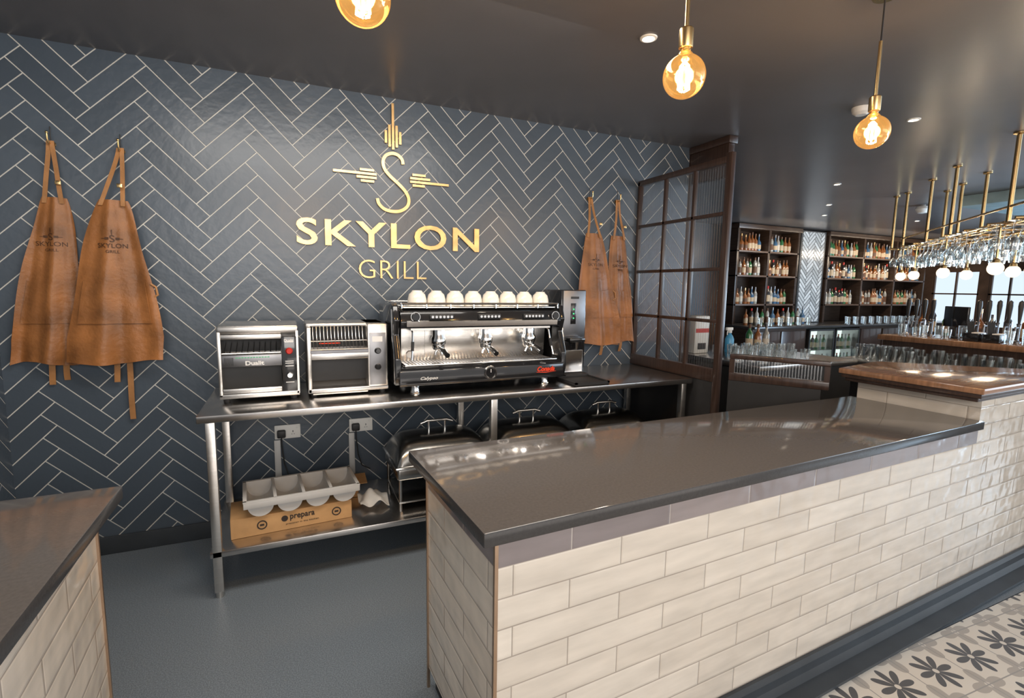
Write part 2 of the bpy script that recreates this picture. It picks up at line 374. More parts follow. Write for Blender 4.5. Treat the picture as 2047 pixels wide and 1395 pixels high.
struct(MB().box(7.3,-1.5,2.53,9.4,.1,CEIL,bev=.01).done('trim_1',m='pale_paint'))

# ------------------------------------------------------------------ counters
def slab(name,poly,z0,z1,mtop,medge,label,cat,bev=.004):
    mb=MB().prism(poly,z0,z1,m=medge,bev=bev)
    mb.bm.normal_update(); it=mb._mi(mtop)
    for f in mb.bm.faces:
        if f.normal.z>.9: f.material_index=it
    return tag(mb.done(name),label,cat)
CX,CY,CR=.465,-2.192,math.radians(2.5)
top1=[(.422,-2.218),(3.028,-2.104),(3.002,-1.49),(.39,-1.526)]
slab('worktop',top1,.86,.90,'quartz','quartz_edge',"long polished dark grey stone worktop on the white tiled counter","worktop")
cb=thing('counter_base',"low service counter clad in white glazed metro tiles","counter",(CX,CY,0),CR)
W1=2.572
MB().box(0,0,.08,W1,.58,.785).done('tile_cladding',cb,'metro_white',smooth=0)
MB().box(0,0,.785,W1,.58,.86,'metro_grey').done('border_tiles',cb,smooth=0,label="grey border tiles under the worktop")
MB().box(.02,.02,0,W1,.56,.08,'black_matte').done('plinth',cb)
for y in (-.006,.576): MB().box(-.006,y,.0,.004,y+.01,.86,'copper_trim').done('edge_trim',cb,label="thin metal corner trim")
sk=MB(); sk.prism([(-.1,0),(0.0,0),(0.0,.085),(-.012,.085),(-.018,.062),(-.036,.054),(-.044,.022),(-.1,.012)],0,4.25,plane='YZ',m='dark_paint')
sko=sk.done('baseboard_front',smooth=0); sko.location=(CX,CY-.002,0.003); sko.rotation_euler=(0,0,CR); struct(sko)
slab('worktop',[(-1.3,-2.31),(-.455,-2.262),(-.462,-1.533),(-1.3,-1.55)],.86,.90,'quartz','quartz_edge',"short polished dark grey stone worktop beside the tiled wall","worktop")
cb=thing('counter_base',"short counter clad in white glazed metro tiles beside the tiled wall","counter",(-1.262,-2.268,0),math.radians(2.87))
MB().box(0,0.0,.08,.772,.66,.86).done('tile_cladding',cb,'metro_white',smooth=0)
MB().box(.01,.02,0,.76,.64,.08,'black_matte').done('plinth',cb)
for y in (-.006,.656): MB().box(.768,y,0,.778,y+.01,.86,'copper_trim').done('edge_trim',cb,label="thin metal corner trim")
def loc_(poly):
    c_,s_=math.cos(CR),math.sin(CR); return [((x-CX)*c_+(y-CY)*s_,-(x-CX)*s_+(y-CY)*c_) for x,y in poly]
bt=loc_([(2.92,-2.13),(4.7,-2.05),(4.7,-1.9),(4.0,-1.9),(3.42,-1.37),(2.9,-1.47)])
rb=thing('bar_counter',"raised bar counter clad in glazed metro tiles with moulded wooden top","counter",(CX,CY,0),CR)
def off(poly,d):
    out=[]; n=len(poly)
    for i,p in enumerate(poly):
        a=Vector(poly[i-1]); b2=Vector(p); c2=Vector(poly[(i+1)%n])
        n1=(b2-a).normalized(); n2=(c2-b2).normalized(); n1=Vector((-n1.y,n1.x)); n2=Vector((-n2.y,n2.x)); s=(n1+n2); s=s/max(.5,s.length_squared/2)
        q=b2+s*d; out.append((q.x,q.y))
    return out
MB().prism(bt,1.04,1.07,m='mahogany_top',bev=.006).done('wooden_top',rb,label="polished coppery brown wooden bar top")
MB().prism(off(bt,.012),1.018,1.042,m='mahogany',bev=.004).prism(off(bt,.028),.998,1.02,m='mahogany',bev=.006).done('moulding',rb,label="dark stepped wooden moulding")
body=[(W1+.0005,0.0),(4.22,0.0)]+loc_([(4.68,-1.95),(3.98,-1.95),(3.4,-1.42)])+[(W1+.0005,.56)]
MB().prism(body,.08,1.0,m='metro_white').done('tile_cladding',rb,smooth=0)
MB().prism(off(body,.02),0,.08,m='black_matte').done('plinth',rb)

# ------------------------------------------------------------------ stainless work table
wt=thing('work_table',"long stainless steel work table with undershelf against the tiled wall","table",(-.39,-.72,0))
TW=2.92; TD=.70
MB().box(0,0,.865,TW,TD,.90,bev=.004).done('table_top',wt,'steel_top')
MB().box(.02,.02,.205,TW-.02,TD-.04,.235,bev=.003).done('undershelf',wt,'steel_top')
for x in (.03,1.44,TW-.07):
    for y in (.02,TD-.08):
        MB().box(x,y,.03,x+.04,y+.04,.866,bev=.003).cyl((x+.02,y+.02,0),(x+.02,y+.02,.03),.018,m=None,seg=12).done('leg',wt,'steel')

# ------------------------------------------------------------------ toasters
T=.901
t1=thing('conveyor_toaster',"stainless conveyor toaster with wide dark openings on the steel table","toaster",(-.135,-.30,T))
w=.37;h=.39;d=.36;x0=-w/2;y0=-d/2
mb=MB().box(x0,y0,h-.045,w/2,d/2,h,'steel',bev=.012).box(x0,y0,.03,x0+.018,d/2,h-.03,'steel',bev=.004).box(w/2-.012,y0,.03,w/2,d/2,h-.03,'steel').box(x0,d/2-.01,.03,w/2,d/2,h-.03,'steel')
mb.box(x0,y0,.02,w/2,d/2,.045,'steel',bev=.004).box(x0+.018,y0-.006,h-.07,w/2-.08,y0+.006,h-.045,'steel',bev=.003)
mb.done('body',t1,'steel')
MB().box(x0+.018,y0+.1,.045,w/2-.085,d/2-.012,.18,'black_matte').box(x0+.018,y0+.12,.245,w/2-.085,d/2-.012,h-.05,'black_matte').done('oven_cavity',t1)
mb=MB().box(x0+.018,y0-.004,.182,w/2-.08,y0+.02,.242,'steel_dark',bev=.003)
mb.text("Dualit",.085,.022,(x0+.165,y0-.006,.2),'print_white',.002,.03)
for i in range(7): mb.box(x0+.03+i*.006,y0-.006,.19,x0+.033+i*.006,y0-.003,.23,'black_matte')
for i in range(12):
    mb.box(x0+.08+i*.013,y0-.006,.226,x0+.089+i*.013,y0-.003,.231,'print_green')
mb.done('front_band',t1)
mb=MB().box(x0+.02,y0-.01,.045,w/2-.085,y0+.16,.052,'steel',rot=Matrix.Rotation(math.radians(-12),3,'X'))
mb.box(x0+.02,y0-.02,.05,w/2-.085,y0-.012,.075,'steel',bev=.002).done('crumb_chute',t1)
mb=MB()
for i in range(10): mb.cyl((x0+.03+i*.026,y0,.25),(x0+.03+i*.026,y0+.14,.30),.0022,m='chrome',seg=6)
mb.cyl((x0+.02,y0,.25),(w/2-.085,y0,.25),.004,m='chrome').done('wire_rack',t1)
mb=MB().box(w/2-.08,y0-.005,.045,w/2-.01,y0+.01,h-.06,'black_gloss',bev=.002).text("Dualit",.045,.014,(w/2-.045,y0-.006,h-.08),'print_white',.002,.03)
for z in (.09,.175,.19,.2,.3): mb.box(w/2-.065,y0-.0065,z,w/2-.025,y0-.004,z+.004,'print_white')
cp=mb.done('control_panel',t1)
for z in (.13,.255): MB().lathe([(0.0,.022),(.012,.022),(.016,.016),(.018,0)],(w/2-.045,y0-.004,z),'red' if z>.2 else 'chrome',16,(0,-1,0)).done('dial',cp)
for sx_ in (-1,1):
    for sy in (-1,1): MB().cyl((sx_*(w/2-.03),sy*(d/2-.03),0),(sx_*(w/2-.03),sy*(d/2-.03),.025),.015,.018,seg=12).done('foot',t1,'rubber')
t2=thing('conveyor_toaster',"stainless conveyor toaster with wire bread rack on the steel table","toaster",(.30,-.30,T))
w=.42;x0=-w/2
mb=MB().box(x0,y0+.08,h-.02,w/2,d/2,h,'steel',bev=.006).box(x0,y0,.02,x0+.022,d/2,h-.015,'steel',bev=.005).box(x0,d/2-.01,.03,w/2,d/2,h-.01,'steel').box(x0,y0,.02,w/2,d/2,.045,'steel',bev=.004)
mb.box(w/2-.11,y0,.03,w/2,d/2,h,'steel',bev=.008).box(x0+.02,y0,.2,w/2-.105,y0+.03,.235,'steel',bev=.004).box(x0+.02,y0-.004,.235,w/2-.105,y0+.004,.25,'steel_dark')
mb.done('body',t2,'steel')
MB().box(x0+.022,y0+.12,.045,w/2-.11,d/2-.012,.2,'black_matte').box(x0+.022,y0+.16,.25,w/2-.11,d/2-.012,h-.02,'black_matte').done('oven_cavity',t2)
MB().box(x0+.024,y0-.005,.05,w/2-.112,y0+.2,.057,'steel',rot=Matrix.Rotation(math.radians(22),3,'X')).done('crumb_chute',t2)
mb=MB()
for i in range(15):
    x=x0+.035+i*.0185; mb.tube([(x,y0-.005,.255),(x,y0+.03,.275),(x,y0+.07,.32),(x,y0+.085,.375)],.0019,'steel',6)
for p in ((y0-.005,.255),(y0+.05,.295),(y0+.085,.375)): mb.cyl((x0+.022,p[0],p[1]),(w/2-.11,p[0],p[1]),.003,m='steel',seg=8)
mb.done('wire_rack',t2)
MB().box(x0+.07,y0+.14,.27,w/2-.24,y0+.15,.275,'red_glow').done('heating_element',t2)
cp=MB().box(w/2-.1,y0-.004,.05,w/2-.012,y0+.002,.34,'steel_dark',bev=.001).box(w/2-.085,y0-.006,.29,w/2-.03,y0-.003,.32,'print_white').done('control_panel',t2)
for z in (.15,.24): MB().lathe([(0.0,.022),(.012,.022),(.016,.016),(.018,0)],(w/2-.056,y0-.004,z),'black_gloss',16,(0,-1,0)).done('dial',cp)
for sx_ in (-1,1):
    for sy in (-1,1): MB().cyl((sx_*(w/2-.03),sy*(d/2-.03),0),(sx_*(w/2-.03),sy*(d/2-.03),.025),.015,.018,seg=12).done('foot',t2,'rubber')

# ------------------------------------------------------------------ espresso machine
EX=1.068
em=thing('espresso_machine',"large black and chrome three-group espresso machine on the steel table","coffee machine",(EX,-.335,T))
W=1.04; D=.5; hx=W/2; fy=-D/2
MB().prism([(fy,.045),(fy-.005,.06),(fy,.13),(fy+.03,.155),(D/2,.155),(D/2,.045)],-hx+.005,hx-.005,plane='YZ',m='black_gloss',bev=.004).done('base_panel',em)
MB().text("Calypso",.1,.022,(-hx+.17,fy-.004,.085),'print_white',.002,.01,shear=.35).done('script_badge',em,label="small white script lettering")
MB().text("Conada",.12,.03,(hx-.13,fy-.004,.103),'red_glow',.004,.015,shear=.4).ribbon([(hx-.195,.083),(hx-.13,.08),(hx-.06,.086)],[.002,.004,.001],fy-.006,fy-.003,'red_glow').done('maker_badge',em,label="red script lettering badge")
MB().lathe([(0,.006),(.03,.006),(.032,.012),(.038,.012),(.042,0)],(0.02,fy-.001,.098),'chrome',28,(0,-1,0)).lathe([(0,.008),(.028,.008)],(0.02,fy-.001,.098),'black_gloss',20,(0,-1,0)).box(.018,fy-.011,.1,.022,fy-.009,.12,'print_white').done('gauge',em)
mb=MB().box(-hx+.04,fy+.02,.15,hx-.04,fy+.26,.162,'chrome',bev=.003)
for i in range(46): mb.box(-hx+.06+i*.02,fy+.03,.161,-hx+.068+i*.02,fy+.25,.1635,'steel_dark')
mb.done('drip_tray',em)
MB().prism([(fy+.19,.155),(fy+.17,.37),(D/2-.02,.37),(D/2-.02,.155)],-hx+.05,hx-.05,plane='YZ',m='steel',bev=.003).done('backsplash',em)
MB().prism([(fy+.185,.175),(fy+.165,.35),(fy+.17,.35),(fy+.19,.175)],-.33,.37,plane='YZ',m='steel',bev=.001).done('splash_plate',em)
for s in (-1,1):
    MB().prism([(fy,.1),(fy+.005,.2),(fy+.06,.33),(fy+.03,.41),(fy+.06,.49),(fy+.12,.505),(D/2,.49),(D/2,.05),(fy+.02,.05)],s*hx-.016,s*hx+.016,plane='YZ',m='black_gloss',bev=.006).done('side_panel',em)
    MB().tube([(s*(hx+.018),fy+.02,.2),(s*(hx+.02),fy+.07,.33),(s*(hx+.02),fy+.08,.47)],.004,'chrome',8).done('side_trim',em)
MB().prism([(fy+.03,.365),(fy+.02,.40),(fy+.04,.455),(fy+.1,.475),(D/2-.01,.475),(D/2-.01,.365)],-hx+.02,hx-.02,plane='YZ',m='black_gloss',bev=.004).done('upper_housing',em)
MB().prism([(fy+.012,.375),(fy+.008,.405),(fy+.018,.41),(fy+.03,.375)],-hx+.05,hx-.05,plane='YZ',m='chrome').done('chrome_strip',em)
MB().prism([(fy+.05,.352),(fy+.05,.367),(fy+.17,.367),(fy+.17,.352)],-hx+.08,hx-.08,plane='YZ',m='steel').done('group_shroud',em)
for gx in (-.27,0.02,.31):
    bp_=MB().box(gx-.07,fy+.014,.415,gx+.07,fy+.03,.443,'black_matte',bev=.004).done('button_panel',em)
    for k in range(6): MB().cyl((gx-.055+k*.022,fy+.018,.429),(gx-.055+k*.022,fy+.008,.429),.0075,m='chrome',seg=12).done('button',bp_)
for x in (-hx+.1,hx-.06): MB().lathe([(0,.012),(.02,.012),(.024,0)],(x,fy+.02,.43),'black_gloss',20,(0,-1,0)).lathe([(.024,0),(.027,0),(.027,.004),(.024,.004)],(x,fy+.02,.43),'chrome',20,(0,-1,0)).done('steam_knob',em)
MB().box(-hx+.04,fy+.06,.475,hx-.04,D/2-.03,.484,'chrome',bev=.002).done('cup_tray',em)
mb=MB(); pts=[(-hx+.03,fy+.05,.502),(hx-.03,fy+.05,.502),(hx-.03,D/2-.02,.502),(-hx+.03,D/2-.02,.502)]
for a,b2 in zip(pts,pts[1:]+pts[:1]): mb.cyl(a,b2,.006,m='chrome',seg=10)
for i in range(8):
    x=-hx+.03+i*(W-.06)/7; mb.cyl((x,fy+.05,.475),(x,fy+.05,.502),.004,m='chrome',seg=8)
mb.done('cup_rail',em)
for gx in (-.27,0.02,.31):
    MB().lathe([(0,.0),(.04,0),(.044,.01),(.044,.035),(.036,.05),(.036,.09)],(gx,fy+.09,.265),'chrome',24).box(gx-.03,fy+.08,.31,gx+.03,fy+.19,.355,'chrome',bev=.01).done('group_head',em)
    p=MB().lathe([(0,0),(.03,0),(.036,.01),(.036,.03)],(gx,fy+.09,.235),'chrome',24).cyl((gx,fy+.06,.25),(gx,fy-.005,.242),.009,m='chrome')
    p.tube([(gx,fy+.09,.24),(gx-.015,fy+.09,.222),(gx-.02,fy+.09,.205)],.007,'chrome',8).tube([(gx,fy+.09,.24),(gx+.015,fy+.09,.222),(gx+.02,fy+.09,.205)],.007,'chrome',8)
    pf=p.done('portafilter',em)
    MB().tube([(gx,fy+.0,.243),(gx,fy-.04,.236),(gx,fy-.09,.222)],.0145,'black_gloss',12).done('handle',pf,label="black portafilter handle")
for s in (-1,1):
    MB().tube([(s*(hx-.09),fy+.1,.37),(s*(hx-.09),fy+.05,.34),(s*(hx-.085),fy+.03,.27),(s*(hx-.075),fy+.01,.19)],.005,'chrome',8).cyl((s*(hx-.087),fy+.035,.29),(s*(hx-.082),fy+.025,.24),.009,m='rubber',seg=10).done('steam_wand',em)
MB().lathe([(0,.004),(.018,.004),(.02,0)],(-hx+.1,fy+.175,.2),'print_white',20,(0,-1,0)).done('pressure_dial',em)
for x in (-hx+.1,hx-.12):
    for y in (fy+.04,D/2-.06): MB().lathe([(.0,0),(.028,0),(.03,.006),(.024,.02),(.024,.046)],(x,y,0),'chrome',20).done('foot',em)
for gx in (-.125,.165):
    l=bpy.data.lights.new('work_light','POINT'); l.energy=.3; l.color=(1,.93,.85); l.shadow_soft_size=.015
    lo=bpy.data.objects.new('work_light',l); COL.objects.link(lo); lo.location=(EX+gx,-.335+fy+.1,T+.33)
cup0=None
for i in range(8):
    x=.68+i*.1125
    if cup0 is None:
        cup0=thing('coffee_cup',"white ceramic coffee cup turned upside down on the espresso machine","cup",(x,-.47,T+.4855+.089),0,"upside-down cups on the espresso machine")
        MB().lathe([(0,.001),(.024,.001),(.026,0),(.029,.002),(.031,.008),(.046,.022),(.053,.05),(.055,.088),(.0525,.088),(.050,.05),(.04,.028),(0,.016)],(0,0,0),'white_ceramic',28).done('bowl',cup0)
        MB().tube([(.050,0,.075),(.070,0,.074),(.078,0,.058),(.072,0,.04),(.048,0,.032)],.005,'white_ceramic',8).done('handle',cup0)
        cup0.rotation_euler=(math.pi,0,1.0)
    else: clone(cup0,(x,-.47,T+.4855+.089),rot=(math.pi,0,random.uniform(.8,1.3)))

# grinder tower
gt=thing('coffee_grinder',"tall slim black and steel coffee grinder tower beside the espresso machine","grinder",(1.78,-.27,T))
MB().box(-.10,-.1,.02,.095,.17,.59,'black_gloss',bev=.008).done('body',gt)
mb=MB().box(-.088,-.108,.25,.085,-.098,.585,'steel_dark',bev=.003).box(-.03,-.111,.36,.01,-.107,.5,'black_gloss',bev=.001)
for k,z in enumerate((.46,.43,.40)): mb.cyl((-.01,-.109,z),(-.01,-.115,z),.005,m='green_glow',seg=12)
mb.box(-.03,-.112,.53,.03,-.107,.545,'black_matte').done('display_panel',gt)
MB().box(-.06,-.16,.24,.06,-.1,.27,'black_gloss',bev=.006).cyl((0,-.14,.24),(0,-.14,.19),.02,.012,m='chrome').done('spout',gt)
MB().box(-.09,-.17,0,.09,.16,.025,'black_matte',bev=.004).done('base',gt)
MB().box(-.075,-.1,.03,.075,-.106,.18,'chrome',bev=.002).done('lower_plate',gt)
tag(MB().box(-.125,-.125,0,.125,.125,.012,'rubber',bev=.004).box(-.125,-.125,.01,-.11,.125,.02,'rubber').box(.11,-.125,.01,.125,.125,.02,'rubber').box(-.125,-.125,.01,.125,-.11,.02,'rubber').box(-.125,.11,.01,.125,.125,.02,'rubber').done('tamping_mat',loc=(1.735,-.575,T)),"black rubber tamping mat on the steel table","mat")

# ------------------------------------------------------------------ chafing dishes
def chafer(loc,lab):
    c=thing('chafing_dish',lab,"food warmer",loc,0,"chafing dishes on the undershelf")
    a,b2=.28,.2
    for sx_ in (-1,1):
        for sy in (-1,1):
            MB().tube([(sx_*(a-.02),sy*(b2-.02),.0),(sx_*(a-.02),sy*(b2-.02),.16),(sx_*(a-.02),sy*(b2-.02),.19)],.010,'steel_dull',10).done('leg',c)
    MB().box(-a+.01,-b2+.01,.045,a-.01,b2-.01,.055,'steel_dull',bev=.002).done('lower_shelf',c)
    MB().box(-a,-b2,.18,a,b2,.25,'steel_dull',bev=.015,seg=3).done('water_pan',c)
    MB().box(-a-.012,-b2-.012,.245,a+.012,b2+.012,.262,'chrome',bev=.007).done('rim',c)
    def fn(u,v):
        x=(u*2-1);y=(v*2-1)
        z=.262+.135*(max(0,1-abs(x)**6)**.5)*(max(0,1-abs(y)**3)**.5)
        return Vector((x*a,y*b2,z))
    MB().grid(fn,36,28,'steel_dull').done('lid',c,smooth=60)
    MB().cyl((-.05,-.0,.385),(-.05,-.0,.455),.007,m='chrome').cyl((.05,0,.385),(.05,0,.455),.007,m='chrome').tube([(-.1,0,.445),(-.06,0,.458),(.06,0,.458),(.1,0,.445)],.009,'chrome',12).done('lid_handle',c)
    MB().tube([(-.07,-b2-.01,.3),(-.07,-b2-.05,.3),(.07,-b2-.05,.3),(.07,-b2-.01,.3)],.007,'chrome',10).done('front_handle',c)
    MB().cyl((0,0,.055),(0,0,.12),.045,m='steel_dull',seg=20).done('fuel_holder',c)
    return c
c0=chafer((.81,-.41,.236),"dull steel chafing dish with domed lid on the table undershelf")
clone(c0,(1.43,-.38,.236)); clone(c0,(2.06,-.36,.236))

bx=thing('cardboard_box',"flat printed cardboard box on the table undershelf","box",(.0,-.46,.236),math.radians(4))
MB().box(-.3,-.12,0,.28,.12,.1,'cardboard',bev=.002).done('carton',bx)
mb=MB().text("prepara",.12,.032,(.03,-.122,.06),'print_dark',.001,.02).text("precision in the kitchen",.16,.01,(.03,-.122,.03),'print_dark',.001)
mb.lathe([(0,0),(.016,0)],(-.055,-.1215,.062),'print_dark',20,(0,-1,0))
for x in (-.16,.2): mb.lathe([(.018,0),(.024,0),(.024,.001),(.018,.001)],(x,-.121,.05),'print_dark',20,(0,-1,0)).box(x-.01,-.122,.045,x+.01,-.1205,.055,'print_dark')
mb.done('printed_label',bx)
bx=thing('cardboard_box',"small open cardboard box behind the printed one","box",(.16,-.22,.236),math.radians(-3))
MB().box(-.2,-.07,0,.2,.07,.09,'cardboard',bev=.002).box(.14,-.1,.09,.25,.07,.094,'cardboard').done('carton',bx)
ct=thing('cutlery_tray',"grey plastic cutlery tray with four compartments on the cardboard box","tray",(.04,-.45,.337),math.radians(4))
mb=MB(); a,b2=.27,.14; r=.062
def rimpoly(x0_,x1_,y0_,y1_): mb.box(x0_,y0_,.102,x1_,y1_,.110,'grey_plastic',bev=.002)
rimpoly(-a-.012,a+.012,-b2-.015,-b2+.006); rimpoly(-a-.012,a+.012,b2-.006,b2+.015); rimpoly(-a-.012,-a+.006,-b2-.01,b2+.01); rimpoly(a-.006,a+.012,-b2-.01,b2+.01)
for k in range(1,4): rimpoly(-a+k*a/2-.008,-a+k*a/2+.008,-b2,b2)
mb.box(-a-.01,-b2-.015,.065,a+.01,-b2-.010,.106,'grey_plastic',bev=.001)
mb.done('rim',ct)
for k in range(4):
    xc=-a+(k+.5)*a/2
    pr=[(xc-r*math.cos(math.pi*u/16),.104-.102*math.sin(math.pi*u/16)**.7) for u in range(17)]
    def fn(u,v,pr=pr):
        q=pr[int(round(u*16))]; return Vector((q[0],(-b2+.004)+(2*b2-.008)*v,q[1]))
    MB().grid(fn,16,4,'grey_plastic').prism(pr,-b2,-b2+.006,plane='XZ',m='grey_plastic').prism(pr,b2-.006,b2,plane='XZ',m='grey_plastic').done('compartment',ct,smooth=50)
ct.scale=(1,1,.82)
def fn(u,v):
    x=(u-.5)*.16;y=(v-.5)*.16; return Vector((x,y,.012+.06*math.exp(-(x*x+y*y)/.004)+.018*math.sin(60*x+3)*math.cos(45*y)))
tag(MB().grid(fn,20,20,'cloth_white',thick=.003).done('cleaning_cloth',smooth=80,loc=(.42,-.44,.252)),"crumpled white cleaning cloth on the undershelf","cloth")
for i,(xc,zc) in enumerate(((-.02,.60),(.415,.60))):
    s=thing('power_socket',"white double power socket on the tiled wall under the table","socket",(xc,-.004,zc),0,"wall sockets under the table")
    MB().box(-.073,-.012,-.043,.073,0,.043,'white_plastic',bev=.004).done('face_plate',s)
    for k in (-1,1):
        MB().box(k*.055-.006,-.016,.018,k*.055+.006,-.011,.034,'white_plastic',bev=.001).done('switch',s)
        MB().box(k*.03-.002,-.0135,-.005,k*.03+.002,-.0115,.006,'black_matte').box(k*.03-.009,-.0135,-.018,k*.03-.004,-.0115,-.015,'black_matte').box(k*.03+.004,-.0135,-.018,k*.03+.009,-.0115,-.015,'black_matte').done('pin_holes',s)
    pz=thing('power_plug',"black three-pin plug with hanging cable in the wall socket","plug",(xc-.035,-.017,zc-.005),0,"plugs in the wall sockets")
    MB().box(-.024,-.035,-.025,.024,0,.022,'black_matte',bev=.008).done('plug_body',pz)
    MB().tube([(0,-.02,-.02),(0,-.024,-.07),(.01,-.03,-.18),(.03,-.04,-.25),(.08,-.05,-.28)],.004,'black_matte',8).done('cable',pz)
    tag(MB().box(-.018,-.014,0,.018,0,zc-.05-.1,'grey_plastic',bev=.003).done('cable_trunking',loc=(xc-.06,-.004,.102)),"grey vertical cable cover on the tiled wall below a socket","cable cover","cable covers under the sockets")

# ------------------------------------------------------------------ aprons
def apron(hx_,hz,ct_,tw,cbm,bw,yo,ph,lab,logo=True,ties=((-.04,.05),(.03,.04)),side=1):
    a=thing('apron',lab,"apron",(hx_,0,hz),0,"leather aprons on wall hooks")
    zt=-.27; zb=-1.095
    def cx(v): return ct_+(cbm-ct_)*v
    def hw(v): return (tw+(bw-tw)*min(1,v/.85)**.78)/2
    def surf(x,z):
        v=min(1,max(0,(z-zt)/(zb-zt))); u=(x-cx(v))/hw(v)
        amp=.003+.016*v
        return -(yo+.014+.03*v+amp*math.sin(u*5+ph+1.5*v)+.4*amp*math.sin(u*11+ph*2)+.3*amp*math.sin(v*14+u*3+ph)-.015*u*u)
    def fn(u,v):
        x=cx(v)+(u*2-1)*hw(v)+.006*math.sin(v*9+ph); z=zt+(zb-zt)*v+.014*v*math.sin(u*6+ph)-.012*v*abs(u*2-1)
        return Vector((x,surf(x,z),z))
    MB().grid(fn,30,40,'leather',thick=.003).done('bib_and_skirt',a,smooth=80)
    def fp(u,v):
        vv=.5+.26*v; x=cx(vv)+(u*2-1)*hw(vv)*.8; z=zt+(zb-zt)*vv-.015*math.sin(u*math.pi)*(1-v)
        return Vector((x,surf(x,z)-.008,z))
    MB().grid(fp,20,10,'leather',thick=.004).done('pocket',a,smooth=80)
    for s in (-1,1):
        x=ct_+s*(tw/2-.012)
        def fs(u,v,x=x,s=s):
            z=(zt-.03)+(.30)*v
            xx=x*(1-v)**1.25+s*.007*v
            return Vector((xx+(u-.5)*.019, -(yo+.02)*(1-v)-.03*v -.004*math.sin(v*6+s), z))
        MB().grid(fs,3,14,'leather_strap',thick=.003).done('neck_strap',a,smooth=60)
    MB().box(ct_+tw/2-.030,-yo-.034,zt+.06,ct_+tw/2-.006,-yo-.026,zt+.08,'brass',bev=.002).done('buckle',a)
    for k,(dx,ln) in enumerate(ties):
        def ft(u,v,dx=dx,ln=ln,k=k):
            z=zb+.05-(ln+.05)*v; return Vector((cbm+dx+(u-.5)*.026+.004*math.sin(v*4+k),-.012-yo*.3-.01*math.sin(v*3+k),z))
        MB().grid(ft,3,12,'leather_strap',thick=.003).done('waist_tie',a,smooth=60)
    if side:
        v=.55; x=cx(v)+hw(v)
        MB().tube([(x-.01,surf(x-.01,zt+(zb-zt)*v),zt+(zb-zt)*(v-.04)),(x+.012,surf(x,zt+(zb-zt)*v),zt+(zb-zt)*(v-.02)),(x+.018,surf(x,zt+(zb-zt)*v),zt+(zb-zt)*(v+.03)),(x-.005,surf(x,zt+(zb-zt)*v),zt+(zb-zt)*(v+.05))],.006,'leather_strap',8).done('tie_loop',a)
    if logo:
        zc=-.50; v=(zc-zt)/(zb-zt); xc=cx(v)
        mb=MB().text("SKYLON",.125,.022,(xc,0,zc),'leather_dark',.001,.0).text("GRILL",.055,.014,(xc,0,zc-.03),'leather_dark',.001,.0).text("S",.02,.035,(xc,0,zc+.035),'leather_dark',.001)
        mb.box(xc-.0015,-.001,zc+.055,xc+.0015,.001,zc+.08,'leather_dark').box(xc-.045,-.001,zc+.034,xc-.014,.001,zc+.036,'leather_dark').box(xc+.014,-.001,zc+.034,xc+.045,.001,zc+.036,'leather_dark').box(xc-.03,-.001,zc+.03,xc-.014,.001,zc+.041,'leather_dark').box(xc+.014,-.001,zc+.03,xc+.03,.001,zc+.041,'leather_dark')
        for vv in mb.bm.verts: vv.co.y+=surf(vv.co.x,vv.co.z)-.004
        mb.done('stamped_logo',a,label="dark stamped lettering and emblem")
    hk=thing('wall_hook',"small brass coat hook on the tiled wall","hook",(hx_,0,hz),0,"brass apron hooks")
    MB().lathe([(0,.006),(.014,.006),(.016,0)],(0,-.0035,-.012),'brass',16,(0,-1,0)).done('rose',hk)
    MB().tube([(0,-.008,-.012),(0,-.05,-.014),(0,-.06,.004),(0,-.06,.03)],.004,'brass',8).sphere((0,-.06,.032),.007,'brass',seg=12).tube([(0,-.01,-.012),(0,-.02,.03),(0,-.015,.07)],.0025,'black_matte',8).done('hook_arm',hk)
apron(-1.03,2.18,-.01,.095,-.08,.31,.01,0.3,"tan leather apron with stamped lettering, narrow, draped on a hook",ties=((.0,.12),(.06,.10)),side=0)
apron(-.75,2.18,-.04,.12,-.065,.42,.07,2.0,"tan leather apron with stamped lettering and long hanging tie",ties=((-.02,.12),(.035,.33)))
apron(2.10,2.18,.01,.13,.08,.38,.065,1.1,"tan leather apron with stamped lettering beside the glazed partition",ties=((.06,.1),))
apron(2.35,2.18,.025,.12,.08,.25,.01,3.1,"tan leather apron partly covered by another near the partition",ties=((.0,.08),),side=0)

# ------------------------------------------------------------------ sign
sg=thing('wall_sign',"gold metal restaurant sign with emblem on the herringbone wall","sign",(.645,-.006,0))
MB().text("SKYLON",1.15,.158,(.0,-.008,1.815),'gold',.014,.014,sp=1.14).done('large_letters',sg,smooth=20,label="bold gold capital letters SKYLON")
MB().text("GRILL",.43,.115,(-.008,-.008,1.602),'gold',.012,-.014,sp=1.04).done('small_letters',sg,smooth=20,label="thin gold capital letters GRILL")
S_=[(.060,2.262),(.053,2.292),(.025,2.316),(-.012,2.320),(-.048,2.302),(-.064,2.267),(-.056,2.224),(-.022,2.183),(.03,2.14),(.075,2.095),(.095,2.048),(.084,2.004),(.042,1.974),(-.01,1.967),(-.06,1.978),(-.093,2.008),(-.102,2.04)]
pts=smooth_path(S_,5)
mb=MB().ribbon(pts,.019,-.014,0,'gold')
for xo,z0,z1 in ((0,2.345,2.62),(-.022,2.36,2.49),(.022,2.36,2.49),(-.044,2.38,2.455),(.044,2.38,2.455)): mb.box(xo-.0075,-.014,z0,xo+.0075,0,z1,'gold')
for s in (-1,1):
    def bxx(a,b2,zc): mb.box(min(s*a,s*b2),-.014,zc-.007,max(s*a,s*b2),0,zc+.007,'gold')
    for a_,b_,zo in ((.12,.205,.033),(.105,.235,.011),(.105,.36,-.011) if s>0 else (.105,.225,-.011),(.12,.2,-.033)): bxx(a_,b_,2.172+zo)
    if s<0: bxx(.235,.36,2.172+.011)
mb.done('emblem',sg,smooth=0,label="gold letter S emblem with radiating bars")

